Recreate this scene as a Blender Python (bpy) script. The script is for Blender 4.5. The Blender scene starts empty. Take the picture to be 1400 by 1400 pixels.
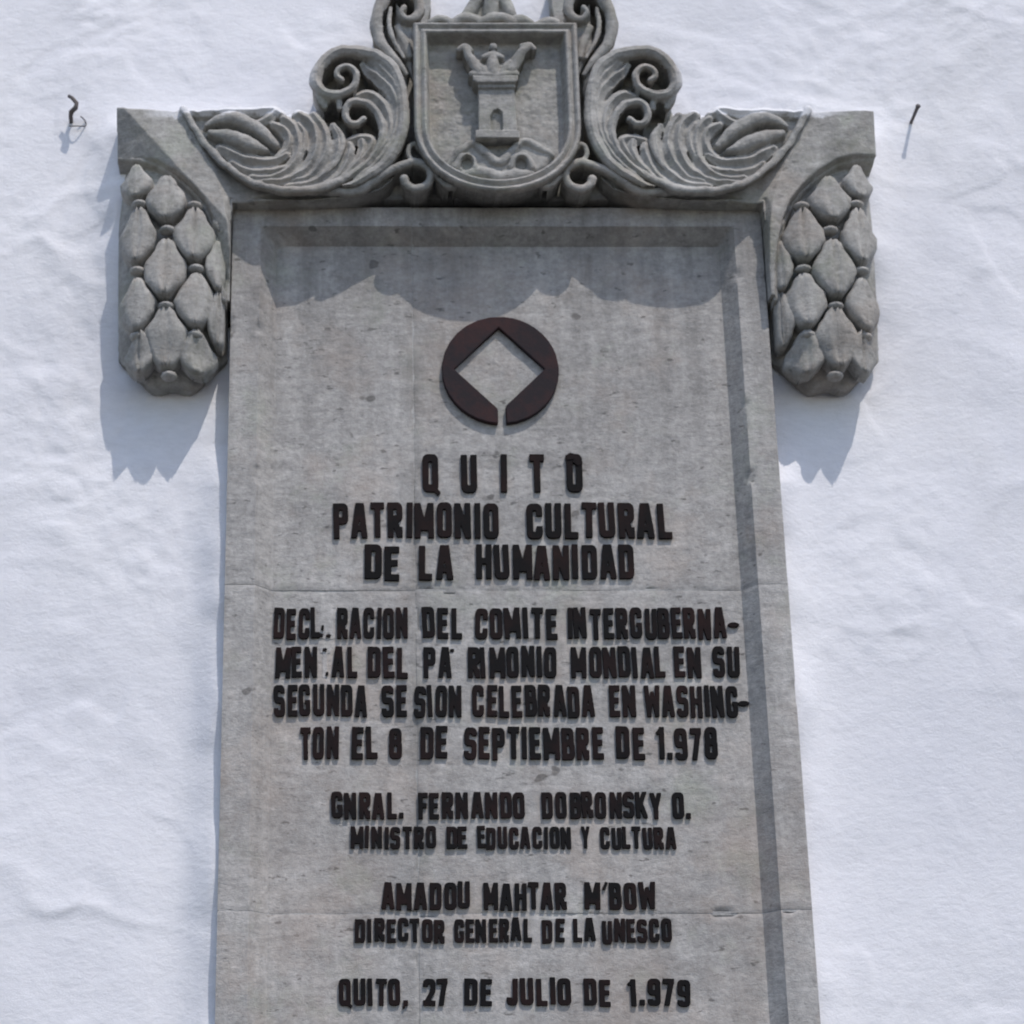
import bpy, math, random
import numpy as np
from mathutils import Matrix, Vector
random.seed(7)
R = math.radians
scene = bpy.context.scene
COL = scene.collection

# ------------------------------------------------------------------ camera, world, sun, exposure
# world frame: x right, z up, the wall faces -y; origin on the face of the plaque at the top of its inner moulding
CX, CD, CZ, PIT, YAW, ROL, FOC, SHX = -.3127, 4.1989, -2.2286, 20.2498, .4464, -.1724, 2886.4967, -190.46
_a, _b, _c = R(PIT), R(YAW), R(ROL)
FW = np.array([math.sin(_b)*math.cos(_a), math.cos(_b)*math.cos(_a), math.sin(_a)])
_rt = np.array([math.cos(_b), -math.sin(_b), 0.0]); _up = np.cross(_rt, FW)
RT = _rt*math.cos(_c)+_up*math.sin(_c); UP = -_rt*math.sin(_c)+_up*math.cos(_c)
cam_d = bpy.data.cameras.new('camera'); cam = bpy.data.objects.new('camera', cam_d); COL.objects.link(cam)
m = Matrix.Identity(4)
for i in range(3):
    m[i][0] = RT[i]; m[i][1] = UP[i]; m[i][2] = -FW[i]
m[0][3], m[1][3], m[2][3] = CX, -CD, CZ
cam.matrix_world = m
cam_d.sensor_width = 36; cam_d.lens = FOC/1400*36; cam_d.shift_x = -SHX/1400
cam_d.clip_start = .05; cam_d.clip_end = 200
cam_d.dof.use_dof = True; cam_d.dof.focus_distance = 3.3; cam_d.dof.aperture_fstop = 8.0
scene.camera = cam

SUN_VEC = Vector((.52, -1.0, 1.82)).normalized()
sun_el = math.asin(SUN_VEC.z); sun_az = math.atan2(SUN_VEC.x, SUN_VEC.y)
w = bpy.data.worlds.new('World'); scene.world = w; w.use_nodes = True
nt = w.node_tree; bg = nt.nodes['Background']
sky = nt.nodes.new('ShaderNodeTexSky'); sky.sky_type = 'NISHITA'; sky.sun_disc = False
sky.sun_elevation = sun_el; sky.sun_rotation = sun_az; sky.altitude = 1400; sky.air_density = 1.0; sky.dust_density = 2.3; sky.ozone_density = .25
nt.links.new(sky.outputs[0], bg.inputs[0]); bg.inputs[1].default_value = .15
sd = bpy.data.lights.new('sun', 'SUN'); sun = bpy.data.objects.new('sun', sd); COL.objects.link(sun)
sd.energy = 2.0; sd.angle = R(.53); sd.color = (1, .965, .92)
sun.rotation_euler = (-SUN_VEC).to_track_quat('-Z', 'Y').to_euler()
vs = scene.view_settings; vs.view_transform = 'Standard'; vs.look = 'None'; vs.gamma = 1; vs.exposure = .36
vs.use_white_balance = True; vs.white_balance_temperature = 6750; vs.white_balance_tint = 12

WALL = .065            # y of the whitewashed wall face (plaque face is y = 0); H = distance out from that wall
def at(x, y, H):
    """point of the plane H metres proud of the wall seen at photo position x, y -> (u, v)"""
    Y = WALL-H
    d = FW+RT*((x-700-SHX)/FOC)+UP*((700-y)/FOC)
    t = (Y+CD)/d[1]
    return (CX+d[0]*t, CZ+d[2]*t)

# ------------------------------------------------------------------ helpers
def link(o, parent=None):
    COL.objects.link(o); o.parent = parent; return o
def thing(name, label, cat, group=None, loc=(0, 0, 0)):
    o = bpy.data.objects.new(name, None); o.empty_display_size = .1; link(o)
    o.location = loc; o['label'] = label; o['category'] = cat
    if group: o['group'] = group
    return o
def mesh_obj(name, verts, faces, mat, parent=None, smooth=True, sharp=None):
    me = bpy.data.meshes.new(name); me.from_pydata(verts, [], faces); me.validate()
    if smooth: me.shade_smooth()
    if sharp: me.set_sharp_from_angle(angle=R(sharp))
    me.materials.append(mat)
    return link(bpy.data.objects.new(name, me), parent)
_lat = {}
def vnoise(X, Z, s, seed):
    k = seed
    if k not in _lat: _lat[k] = np.random.RandomState(seed).rand(256, 256)*2-1
    L = _lat[k]; x = X/s+1000; z = Z/s+1000
    xi = np.floor(x).astype(int); zi = np.floor(z).astype(int); fx = x-xi; fz = z-zi
    fx = fx*fx*(3-2*fx); fz = fz*fz*(3-2*fz); a = xi % 256; b = zi % 256; a1 = (a+1) % 256; b1 = (b+1) % 256
    return (L[a, b]*(1-fx)+L[a1, b]*fx)*(1-fz)+(L[a, b1]*(1-fx)+L[a1, b1]*fx)*fz
def fbm(X, Z, s, seed, oct=3):
    r = 0; g = 1
    for i in range(oct): r = r+g*vnoise(X, Z, s, seed+i); s /= 2.1; g *= .5
    return r
def crom(P, step=1.5):
    """Catmull-Rom through rows of P, sampled about every `step` units of the first two columns"""
    P = [np.array(p, float) for p in P]
    if len(P) == 1: return np.array(P)
    Q = [2*P[0]-P[1]]+P+[2*P[-1]-P[-2]]; out = []
    for i in range(1, len(Q)-2):
        n = max(2, int(np.hypot(*(Q[i+1][:2]-Q[i][:2]))/step))
        for k in range(n):
            t = k/n; a, b, c, d = Q[i-1], Q[i], Q[i+1], Q[i+2]
            out.append(.5*((2*b)+(c-a)*t+(2*a-5*b+4*c-d)*t*t+(3*b-a-3*c+d)*t**3))
    out.append(P[-1]); return np.array(out)
def poly_sd(X, Z, pts):
    """signed distance to polygon, positive inside"""
    d = np.full(X.shape, 1e9); ins = np.zeros(X.shape, bool); n = len(pts)
    for i in range(n):
        ax, az = pts[i]; bx, bz = pts[(i+1) % n]
        ex, ez = bx-ax, bz-az; wx, wz = X-ax, Z-az
        t = np.clip((wx*ex+wz*ez)/(ex*ex+ez*ez+1e-12), 0, 1)
        d = np.minimum(d, (wx-t*ex)**2+(wz-t*ez)**2)
        c = ((az > Z) != (bz > Z)) & (X < (bx-ax)*(Z-az)/((bz-az) if bz != az else 1e-9)+ax)
        ins ^= c
    d = np.sqrt(d); return np.where(ins, d, -d)
def line_d(X, Z, pts):
    d = np.full(X.shape, 1e9)
    for (ax, az), (bx, bz) in zip(pts[:-1], pts[1:]):
        ex, ez = bx-ax, bz-az; wx, wz = X-ax, Z-az
        t = np.clip((wx*ex+wz*ez)/(ex*ex+ez*ez+1e-12), 0, 1)
        d = np.minimum(d, (wx-t*ex)**2+(wz-t*ez)**2)
    return np.sqrt(d)
def pp(pts, H): return [at(x, y, H) for x, y in pts]
PXM = .00163
class Field:
    def __init__(s, box, step=.0016):
        s.x = np.arange(box[0], box[1], step); s.z = np.arange(box[2], box[3], step); s.step = step
        s.X, s.Z = np.meshgrid(s.x, s.z, indexing='ij'); s.H = np.full(s.X.shape, -1.0)
    def strand(s, pts, k=1.0, rs=1.0, cusp=False):
        """ridge along photo-traced points (x, y, radius px, height)"""
        for x, y, r, h in crom(pts):
            r = max(r, .6)*PXM*rs; u, v = at(x, y, h)
            a1, a2, a3 = (float(fbm(np.array([u]), np.array([v]), .030, q_, 2)[0]) for q_ in (71, 74, 77))
            u += .0016*a1; v += .0016*a2; r *= 1+.13*a3; h += .0015*a2
            i0, i1 = np.searchsorted(s.x, (u-r, u+r)); j0, j1 = np.searchsorted(s.z, (v-r, v+r))
            if i1 <= i0 or j1 <= j0: continue
            q = ((s.X[i0:i1, j0:j1]-u)**2+(s.Z[i0:i1, j0:j1]-v)**2)/(r*r)
            hh = np.where(q < 1, h-k*r*((1-(1-np.sqrt(q))**1.7) if cusp else (1-np.sqrt(np.clip(1-q, 0, 1)))), -1)
            s.H[i0:i1, j0:j1] = np.maximum(s.H[i0:i1, j0:j1], hh)
    def poly(s, pts, h, hpoly=None, soft=.004):
        sd_ = poly_sd(s.X, s.Z, pp(pts, hpoly or h))
        hh = np.where(sd_ > 0, h-soft*(1-np.clip(sd_/soft, 0, 1))**2, -1)
        s.H = np.maximum(s.H, hh); return sd_
    def blur(s, n=1):
        for _ in range(n):
            M = (s.H > 0).astype(float); A = np.where(s.H > 0, s.H, 0); N = M.copy(); T = A.copy()
            for ax in (0, 1):
                for sh in (1, -1):
                    N += np.roll(M, sh, ax); T += np.roll(A, sh, ax)
            s.H = np.where(s.H > 0, T/np.maximum(N, 1), -1)
    def build(s, name, mat, parent, mirror=False, base=.0, rough=.0009, seed=3, sharp=62, under=0):
        H = s.H.copy(); ok = H > 0
        sx = -1 if mirror else 1
        H = H+rough*fbm(s.X*sx, s.Z, .03, seed+(50 if mirror else 0), 4)
        q = ok[:-1, :-1] & ok[1:, :-1] & ok[1:, 1:] & ok[:-1, 1:]
        B = np.full_like(H, base)
        if under:
            er = ok.copy()
            for _ in range(under):
                e2 = er.copy()
                for ax in (0, 1):
                    for sh in (1, -1): e2 &= np.roll(er, sh, ax)
                er = e2
            B = np.where(er, base, np.maximum(H-.014, base))
        nx, nz = H.shape; idx = np.arange(nx*nz).reshape(nx, nz)
        V = np.stack([s.X*sx, WALL-H, s.Z], -1).reshape(-1, 3)
        VB = np.stack([s.X*sx, WALL-B, s.Z], -1).reshape(-1, 3)
        F = np.stack([idx[:-1, :-1], idx[1:, :-1], idx[1:, 1:], idx[:-1, 1:]], -1)[q]
        qp = np.pad(q, 1); N = nx*nz; sk = []
        def side(m, a, b):
            sk.append(np.stack([b[m], a[m], a[m]+N, b[m]+N], -1))
        I = idx
        c00, c10, c11, c01 = I[:-1, :-1], I[1:, :-1], I[1:, 1:], I[:-1, 1:]
        side(q & ~qp[1:-1, :-2], c00, c10); side(q & ~qp[2:, 1:-1], c10, c11)
        side(q & ~qp[1:-1, 2:], c11, c01); side(q & ~qp[:-2, 1:-1], c01, c00)
        if under: sk.append(F[:, ::-1]+N)
        F = np.concatenate([F]+sk)
        if mirror: F = F[:, ::-1]
        AV = np.concatenate([V, VB]); used = np.unique(F); rem = np.full(len(AV), -1); rem[used] = np.arange(len(used))
        AV = AV[used]; F = rem[F]
        me = bpy.data.meshes.new(name); me.vertices.add(len(AV)); me.vertices.foreach_set('co', AV.ravel())
        me.loops.add(F.size); me.loops.foreach_set('vertex_index', F.ravel().astype(np.int32))
        me.polygons.add(len(F)); me.polygons.foreach_set('loop_start', np.arange(0, F.size, 4, dtype=np.int32))
        me.update(calc_edges=True); me.validate(); me.shade_smooth(); me.set_sharp_from_angle(angle=R(sharp))
        me.materials.append(mat)
        return link(bpy.data.objects.new(name, me), parent)

# ------------------------------------------------------------------ materials
def mat(name, rough=.85):
    m_ = bpy.data.materials.new(name); m_.use_nodes = True; t = m_.node_tree
    b = t.nodes['Principled BSDF']; b.inputs['Roughness'].default_value = rough
    return m_, t, b
def nd(t, typ, **kw):
    n = t.nodes.new(typ)
    for k, v in kw.items():
        if k in n.inputs.keys(): n.inputs[k].default_value = v
        else: setattr(n, k, v)
    return n
def pos(t, scale=(1, 1, 1), rot=(0, 0, 0), loc=(0, 0, 0)):
    g = t.nodes.new('ShaderNodeNewGeometry'); mp = t.nodes.new('ShaderNodeMapping')
    mp.inputs['Scale'].default_value = scale; mp.inputs['Rotation'].default_value = rot; mp.inputs['Location'].default_value = loc
    t.links.new(g.outputs['Position'], mp.inputs['Vector']); return mp.outputs[0]
def noise(t, vec, sc, det=6, rough=.6):
    n = nd(t, 'ShaderNodeTexNoise', Scale=sc, Detail=det, Roughness=rough); t.links.new(vec, n.inputs['Vector']); return n.outputs['Fac']
def ramp(t, fac, stops):
    r = t.nodes.new('ShaderNodeValToRGB'); e = r.color_ramp.elements
    while len(e) < len(stops): e.new(.5)
    for el, (p_, c_) in zip(e, stops):
        el.position = p_; el.color = (*(c_ if isinstance(c_, tuple) else (c_,)*3), 1)
    t.links.new(fac, r.inputs[0]); return r.outputs[0]
def mix(t, a, b, fac, mode='MIX'):
    n = t.nodes.new('ShaderNodeMix'); n.data_type = 'RGBA'; n.blend_type = mode
    for i, v in ((6, a), (7, b)):
        if isinstance(v, tuple): n.inputs[i].default_value = (*v, 1)
        else: t.links.new(v, n.inputs[i])
    if isinstance(fac, (int, float)): n.inputs[0].default_value = fac
    else: t.links.new(fac, n.inputs[0])
    return n.outputs[2]
def bump(t, b, h, dist, strength=1):
    n = nd(t, 'ShaderNodeBump', Distance=dist, Strength=strength); t.links.new(h, n.inputs['Height']); t.links.new(n.outputs[0], b.inputs['Normal']); return n

def stone_mat(name, base, warm=.35, pits=.5, mott=.55, extra=None):
    m_, t, b = mat(name, .92); L = t.links
    P = pos(t); Ph = pos(t, (1, 1, 2.4), (0, R(12), 0)); Pv = pos(t, (6, 6, .8))
    c = ramp(t, noise(t, P, 3.5, 5), [(.3, tuple(x*.84 for x in base)), (.7, tuple(x*1.12 for x in base))])
    c = mix(t, c, ramp(t, noise(t, P, 75, 7, .75), [(.3, .66), (.7, 1.3)]), .75, 'MULTIPLY')
    c = mix(t, c, ramp(t, noise(t, Ph, 22, 6, .7), [(.35, .80), (.65, 1.16)]), .7, 'MULTIPLY')
    c = mix(t, c, ramp(t, noise(t, Pv, 4.5, 5, .6), [(.36, .78), (.6, 1.04)]), .6, 'MULTIPLY')
    c = mix(t, c, (base[0]*1.12, base[1]*.93, base[2]*.80), ramp(t, noise(t, P, 5.2, 6, .65), [(.5, 0.), (.75, warm)]))
    c = mix(t, c, (base[0]*.86, base[1]*.97, base[2]*.80), ramp(t, noise(t, pos(t, (1, 1, 1), (1, 2, 3)), 7, 6, .7), [(.55, 0.), (.75, warm)]))
    c = mix(t, c, ramp(t, noise(t, pos(t, (1, 1, 1.7), (.4, R(20), 0)), 11, 7, .72), [(.34, .74), (.5, 1.), (.68, 1.2)]), mott, 'MULTIPLY')
    c = mix(t, c, (.05, .048, .045), ramp(t, noise(t, Ph, 34, 3, .5), [(.66, 0.), (.73, pits)]))
    c = mix(t, c, (.06, .055, .05), ramp(t, noise(t, pos(t, (1, 1, 1.3), (0, 0, 0), (3.1, 0, 1.7)), 15, 2, .5), [(.735, 0.), (.765, pits)]))
    if extra: c = extra(t, c)
    L.new(c, b.inputs['Base Color'])
    h = mix(t, noise(t, P, 120, 6, .7), noise(t, Ph, 30, 5, .7), .5)
    bump(t, b, h, .005, .85); b.inputs['Specular IOR Level'].default_value = .25
    return m_
def sepz(t):
    g = t.nodes.new('ShaderNodeNewGeometry'); x = t.nodes.new('ShaderNodeSeparateXYZ'); t.links.new(g.outputs['Position'], x.inputs[0]); return x.outputs
def mth(t, op, a, b_=None, c_=None):
    n = t.nodes.new('ShaderNodeMath'); n.operation = op
    for i, v in enumerate((a, b_, c_)):
        if v is None: continue
        if isinstance(v, (int, float)): n.inputs[i].default_value = v
        else: t.links.new(v, n.inputs[i])
    return n.outputs[0]
def maprange(t, v, a, b_, c_=0., d_=1.):
    n = t.nodes.new('ShaderNodeMapRange'); t.links.new(v, n.inputs[0])
    for i, q in enumerate((a, b_, c_, d_)): n.inputs[i+1].default_value = q
    return n.outputs[0]
def plaque_stains(t, c):
    x, y, z = sepz(t)
    # rain-washed dirt running down in streaks from under the crest
    st = ramp(t, noise(t, pos(t, (3.2, 3.2, .4)), 2.3, 6, .68), [(.40, 0.), (.66, 1.)])
    m1 = mth(t, 'MULTIPLY', st, maprange(t, z, -.75, .05)); c = mix(t, c, (.11, .105, .10), mth(t, 'MULTIPLY', m1, .55))
    # tan mineral staining low on the stone
    m2 = mth(t, 'MULTIPLY', ramp(t, noise(t, pos(t, (1, 1, .8)), 3.4, 6, .65), [(.45, 0.), (.66, 1.)]), maprange(t, z, -.9, -1.6)); c = mix(t, c, (.36, .29, .245), mth(t, 'MULTIPLY', m2, .42))
    m3 = mth(t, 'MULTIPLY', maprange(t, mth(t, 'ABSOLUTE', mth(t, 'SUBTRACT', x, U_SEAM_X)), .035, .0), ramp(t, noise(t, pos(t, (1, 1, .6)), 8, 4, .6), [(.4, 0.), (.6, 1.)]))
    return mix(t, c, (.15, .145, .135), mth(t, 'MULTIPLY', m3, .4))
U_SEAM_X = -.19
M_STONE = stone_mat('plaque_stone', (.41, .397, .382), .45, .6, .5, plaque_stains)
def lime_splash(t, c):
    x, y, z = sepz(t); ax = mth(t, 'ABSOLUTE', x); n = noise(t, pos(t), 24, 5, .7)
    zz = mth(t, 'ADD', z, mth(t, 'MULTIPLY', n, .05))
    m = mth(t, 'MULTIPLY', maprange(t, zz, .272, .279), mth(t, 'MULTIPLY', maprange(t, ax, .40, .43), maprange(t, ax, .80, .72)))
    c = mix(t, c, (.74, .745, .77), mth(t, 'MULTIPLY', m, .85))
    return mix(t, c, (.17, .175, .125), ramp(t, noise(t, pos(t, (1, 1, 1), (0, 0, 0), (5, 2, 9)), 6.5, 6, .7), [(.54, 0.), (.72, .55)]))   # lichen

M_CARVED = stone_mat('carved_stone', (.355, .347, .328), .5, .4, .6, lime_splash)
M_GAP_SHADE = stone_mat('gap_shade_black', (.045, .043, .040), .2, .1)  # near-black colour standing in for deep shade in the plaque gap
M_MORTAR = stone_mat('mortar', (.40, .395, .385), .1, .1)

m_, t, b = mat('whitewash', .9)
c = ramp(t, noise(t, pos(t), 2.2, 6, .6), [(.3, (.73, .735, .775)), (.7, (.81, .81, .835))])
c = mix(t, c, ramp(t, noise(t, pos(t, (1, 1, 3)), 26, 6, .7), [(.3, .88), (.62, 1.03)]), .5, 'MULTIPLY')
t.links.new(c, b.inputs['Base Color']); b.inputs['Specular IOR Level'].default_value = .2
bump(t, b, mix(t, noise(t, pos(t, (1, 1, 1.3), (0, .5, 0)), 22, 8, .7), noise(t, pos(t, (1, 1, 1.6), (0, -.6, 0)), 48, 8, .75), .5), .008, .55)
c = mix(t, c, (.60, .60, .60), ramp(t, noise(t, pos(t, (1, 1, .7)), 1.6, 7, .7), [(.56, 0.), (.72, .35)]))
t.links.new(c, b.inputs['Base Color'])
M_WALL = m_

def metal_mat(name, base, rust, amt):
    m_, t, b = mat(name, .75)
    c = mix(t, base, rust, ramp(t, noise(t, pos(t), 9, 5, .7), [(.45, 0.), (.72, amt)]))
    t.links.new(c, b.inputs['Base Color']); b.inputs['Specular IOR Level'].default_value = .12
    bump(t, b, noise(t, pos(t), 180, 4), .001, .5); return m_
M_LETTER = metal_mat('blackened_letter_metal', (.007, .0065, .007), (.026, .012, .011), .8)
M_EMBLEM = metal_mat('dark_red_emblem_paint', (.027, .022, .025), (.062, .028, .027), .9)
M_IRON = metal_mat('rusty_iron', (.12, .115, .12), (.15, .12, .10), .6)

# ------------------------------------------------------------------ whitewashed wall
xs = np.unique(np.round(np.concatenate([np.arange(-4, -1.5, .12), np.arange(-1.5, 1.5, .007), np.arange(1.5, 4.01, .12)]), 4))
zs = np.unique(np.round(np.concatenate([np.arange(-3.8, -2.0, .12), np.arange(-2.0, 1.0, .007), np.arange(1.0, 3.01, .12)]), 4))
X, Z = np.meshgrid(xs, zs, indexing='ij')
wx = X+.10*fbm(X, Z, .45, 41, 2); wz = Z+.10*fbm(X, Z, .45, 44, 2)
D = .016*fbm(X, Z, .9, 11, 2)+.0024*fbm(wx, wz*1.2, .26, 21, 2)
msk = np.clip(fbm(X, Z, .40, 47, 2)*1.6, 0, 1)                       # rougher trowelled patches between flat ones
D += msk*.0022*fbm(wx*1.3-wz*.5, wz*1.4+wx*.4, .07, 51, 3)
for sd_, sc_, amp in ((61, .22, .0030), (64, .16, -.0022), (67, .3, .0026)):
    n_ = fbm(wx*1.2+wz*(.5 if sd_ != 64 else -.6), wz*1.1-wx*.2, sc_, sd_, 2); m_k = np.clip(fbm(X, Z, .22, sd_+20, 2)-.25, 0, .5)*2
    D += amp*m_k*(1/(1+np.exp(-np.clip(n_/.02, -30, 30))))             # lips where one coat overlaps another
rg = fbm(X*.8-Z*.5, Z*1.2+X*.4, .33, 31, 3); D += .0035*np.exp(-(rg/.22)**2)*np.clip(.3+fbm(X, Z, .5, 35, 2), 0, 1)          # trowel folds
flat = np.clip(1-(np.maximum(np.abs(X)-.62, 0)+np.maximum(-Z-2.2, 0)+np.maximum(Z+.1, 0))/.12, 0, 1)
D = D*(1-.6*flat)
# the plaster is lapped up against the edges of the slab and the corner blocks
nw = 1+.25*fbm(X, Z, .12, 95, 2)
ds = np.maximum(np.abs(X)-.59, 0); D += .038*np.exp(-(ds/.055)**2)*np.clip((-.50-Z)/.10, 0, 1)*nw*(np.abs(X) > .565)
db_ = np.hypot(np.maximum(np.abs(X)-.835, 0), np.maximum(Z-.24, 0)+np.maximum(-.02-Z, 0)*.4); D += .034*np.exp(-(db_/.06)**2)*(np.abs(X) > .5)*np.clip((Z+.33)/.3, 0, 1)*nw
D = np.where((np.abs(X) < .56) & (Z < .03) & (Z > -1.98), np.minimum(D, 0), D)
nx, nz = X.shape; idx = np.arange(nx*nz).reshape(nx, nz)
V = np.stack([X, WALL-D, Z], -1).reshape(-1, 3); F = np.stack([idx[:-1, :-1], idx[1:, :-1], idx[1:, 1:], idx[:-1, 1:]], -1).reshape(-1, 4)
bk = [(-4, WALL+.4, -3.8), (4, WALL+.4, -3.8), (4, WALL+.4, 3), (-4, WALL+.4, 3)]; n0 = len(V)
V = V.tolist()+bk
corner = [int(idx[0, 0]), int(idx[-1, 0]), int(idx[-1, -1]), int(idx[0, -1])]
F = F.tolist()+[[n0+1, n0, n0+3, n0+2]]+[[corner[i], n0+i, n0+(i+1) % 4, corner[(i+1) % 4]] for i in range(4)]
wall = mesh_obj('wall', V, F, M_WALL); wall['label'] = 'uneven whitewashed plaster wall behind the carved stone plaque'; wall['category'] = 'wall'

# pavement at the foot of the wall, 1.6 m below the camera (out of the picture; it throws its daylight up at the wall)
m_, t, b = mat('pavement', .9)
t.links.new(ramp(t, noise(t, pos(t), 1.2, 8, .7), [(.3, (.06, .058, .055)), (.7, (.09, .088, .083))]), b.inputs['Base Color'])
gz = -3.83; gs = np.linspace(-1, 1, 41); V = [(a*20, -20+b_*20.4, gz+.01*math.sin(a*40+b_*31)) for a in gs for b_ in gs]
F = [(i*41+j, (i+1)*41+j, (i+1)*41+j+1, i*41+j+1) for i in range(40) for j in range(40)]
g_ = mesh_obj('ground', V, F, m_); g_['kind'] = 'structure'

# ------------------------------------------------------------------ the plaque: blocks, letters, emblem
plaque = thing('stone_plaque', 'tall grey stone plaque with dark raised Spanish inscription under the carved crest', 'plaque', loc=(0, 0, -2.0))
def pl_parent(o):      # children are modelled in world coordinates; keep them there
    o.matrix_parent_inverse = PINV(o.parent); return o
def PINV(p_):
    return Matrix.Translation(-p_.location) if p_ and p_.type == 'EMPTY' else Matrix()
bpy.context.view_layer.update()
HW, TOP, BOT = .590, .048, -1.99
PAN = .022                                              # height of the recessed panel above the wall
U_SEAM = -.19; V_J = [TOP, -.841, -1.521, BOT]
def plaque_H(X, Z):
    side = HW-np.abs(X); bot = Z-BOT; top = TOP-Z
    d = np.minimum(np.minimum(side, bot), top+.014)
    H = np.where(d < .062, .065, .065-(.065-PAN)*np.clip((d-.062)/np.where((X < 0) & (side <= np.minimum(bot, top+.014)+.02), .036, .029), 0, 1))
    return H
def grid_obj(name, xs, zs, mat_, parent, seed, side=.004):
    X, Z = np.meshgrid(xs, zs, indexing='ij'); H = plaque_H(X, Z)
    H = H+.0011*fbm(X, Z*1.6, .09, seed, 4)+.0006*seed % .001
    e = np.minimum(np.minimum(X-xs[0], xs[-1]-X), np.minimum(Z-zs[0], zs[-1]-Z))
    chip = np.clip(1-e/(.005+.004*np.abs(fbm(X, Z, .03, seed+9, 2))), 0, 1); H -= .0011*chip**2
    big = np.clip((fbm(X, Z, .06, seed+19, 2)-.75)*6, 0, 1)*np.clip(1-np.minimum(np.minimum(np.abs(np.abs(X)-HW), np.abs(np.abs(X)-(HW-.062))), e)/.012, 0, 1); H -= .007*big
    nx, nz = X.shape; idx = np.arange(nx*nz).reshape(nx, nz); N = nx*nz
    V = np.concatenate([np.stack([X, WALL-H, Z], -1).reshape(-1, 3), np.stack([X, np.full_like(H, WALL+.02), Z], -1).reshape(-1, 3)])
    F = [np.stack([idx[:-1, :-1], idx[1:, :-1], idx[1:, 1:], idx[:-1, 1:]], -1).reshape(-1, 4)]
    for a in (idx[:, 0], idx[-1, :], idx[::-1, -1], idx[0, ::-1]):
        F.append(np.stack([a[1:], a[:-1], a[:-1]+N, a[1:]+N], -1))
    return pl_parent(mesh_obj(name, V.tolist(), np.concatenate(F).tolist(), mat_, parent, sharp=50))
def axis(a, b, brk, st=.0055):
    v = np.linspace(a, b, int((b-a)/st)+2); return np.unique(np.round(np.concatenate([v, [q for q in brk if a < q < b]]), 5))
bx = [s*(HW-k) for s in (-1, 1) for k in (.062, .091)]+[-(HW-.098)]; bz = [0, -.029, BOT+.062, BOT+.091]
k = 0
for j in range(3):
    for (ua, ub) in ((-HW, U_SEAM), (U_SEAM, HW)):
        g = .0008
        o = grid_obj('stone_block', axis(ua+(g if ua > -HW else 0), ub-(g if ub < HW else 0), bx),
                     axis(V_J[j+1]+g, V_J[j]-g, bz), M_STONE, plaque, 60+7*k); k += 1
# mortar showing in the joints between the blocks (set just below the faces)
def strip(name, pts, mat_, parent, off=.0012):
    V, F = [], []
    for (a, b) in pts:
        (x0, z0), (x1, z1) = a, b; n = 260
        for i in range(n+1):
            s_ = i/n; x = x0+(x1-x0)*s_; z = z0+(z1-z0)*s_
            h = float(plaque_H(np.array([x]), np.array([z]))[0])-off
            if abs(x1-x0) > abs(z1-z0): V += [(x, WALL-h, z-.004), (x, WALL-h, z+.004)]
            else: V += [(x+.004, WALL-h, z), (x-.004, WALL-h, z)]
            if i: q = len(V)-4; F.append((q, q+2, q+3, q+1))
    o = mesh_obj(name, V, F, mat_, parent, smooth=False)
    return pl_parent(o)
strip('mortar_joint', [((-HW+.002, V_J[1]), (HW-.002, V_J[1]))], M_MORTAR, plaque)
strip('mortar_joint', [((-HW+.002, V_J[2]), (HW-.002, V_J[2]))], M_MORTAR, plaque)
strip('mortar_joint', [((U_SEAM, TOP-.002), (U_SEAM, BOT+.002))], M_MORTAR, plaque, .0015)

# --- glyphs: signed distance drawings in a cell of height 1, contoured and extruded
def sbox(X, Y, x0, x1, y0, y1, r=.0):
    cx, cy, hx, hy = (x0+x1)/2, (y0+y1)/2, (x1-x0)/2-r, (y1-y0)/2-r
    qx, qy = np.abs(X-cx)-hx, np.abs(Y-cy)-hy
    return np.hypot(np.maximum(qx, 0), np.maximum(qy, 0))+np.minimum(np.maximum(qx, qy), 0)-r
T = .20
def ring(X, Y, x0, x1, y0, y1, r=.17): return np.maximum(sbox(X, Y, x0, x1, y0, y1, min(r, (x1-x0)/2)), -sbox(X, Y, x0+T, x1-T, y0+T, y1-T, .02))
def seg(X, Y, ax, ay, bx_, by_, t=None):
    t = (t or T)/2; L_ = math.hypot(bx_-ax, by_-ay); ux, uy = (bx_-ax)/L_, (by_-ay)/L_
    s_ = (X-ax)*ux+(Y-ay)*uy; n_ = -(X-ax)*uy+(Y-ay)*ux
    return np.maximum(np.maximum(-s_, s_-L_), np.abs(n_)-t)
U_ = lambda *a: np.minimum.reduce(a)
I_ = lambda *a: np.maximum.reduce(a)
W0 = .50
GW = {'I': T, 'M': .64, 'W': .70, '1': .30, '.': T, ',': T, "'": .15, '-': .26, 'L': .42, 'E': .43, 'F': .42, 'T': .46, 'A': .54, 'J': .42, 'N': .54, 'Y': .52, '7': .44, 'H': .52, 'K': .52}
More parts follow.
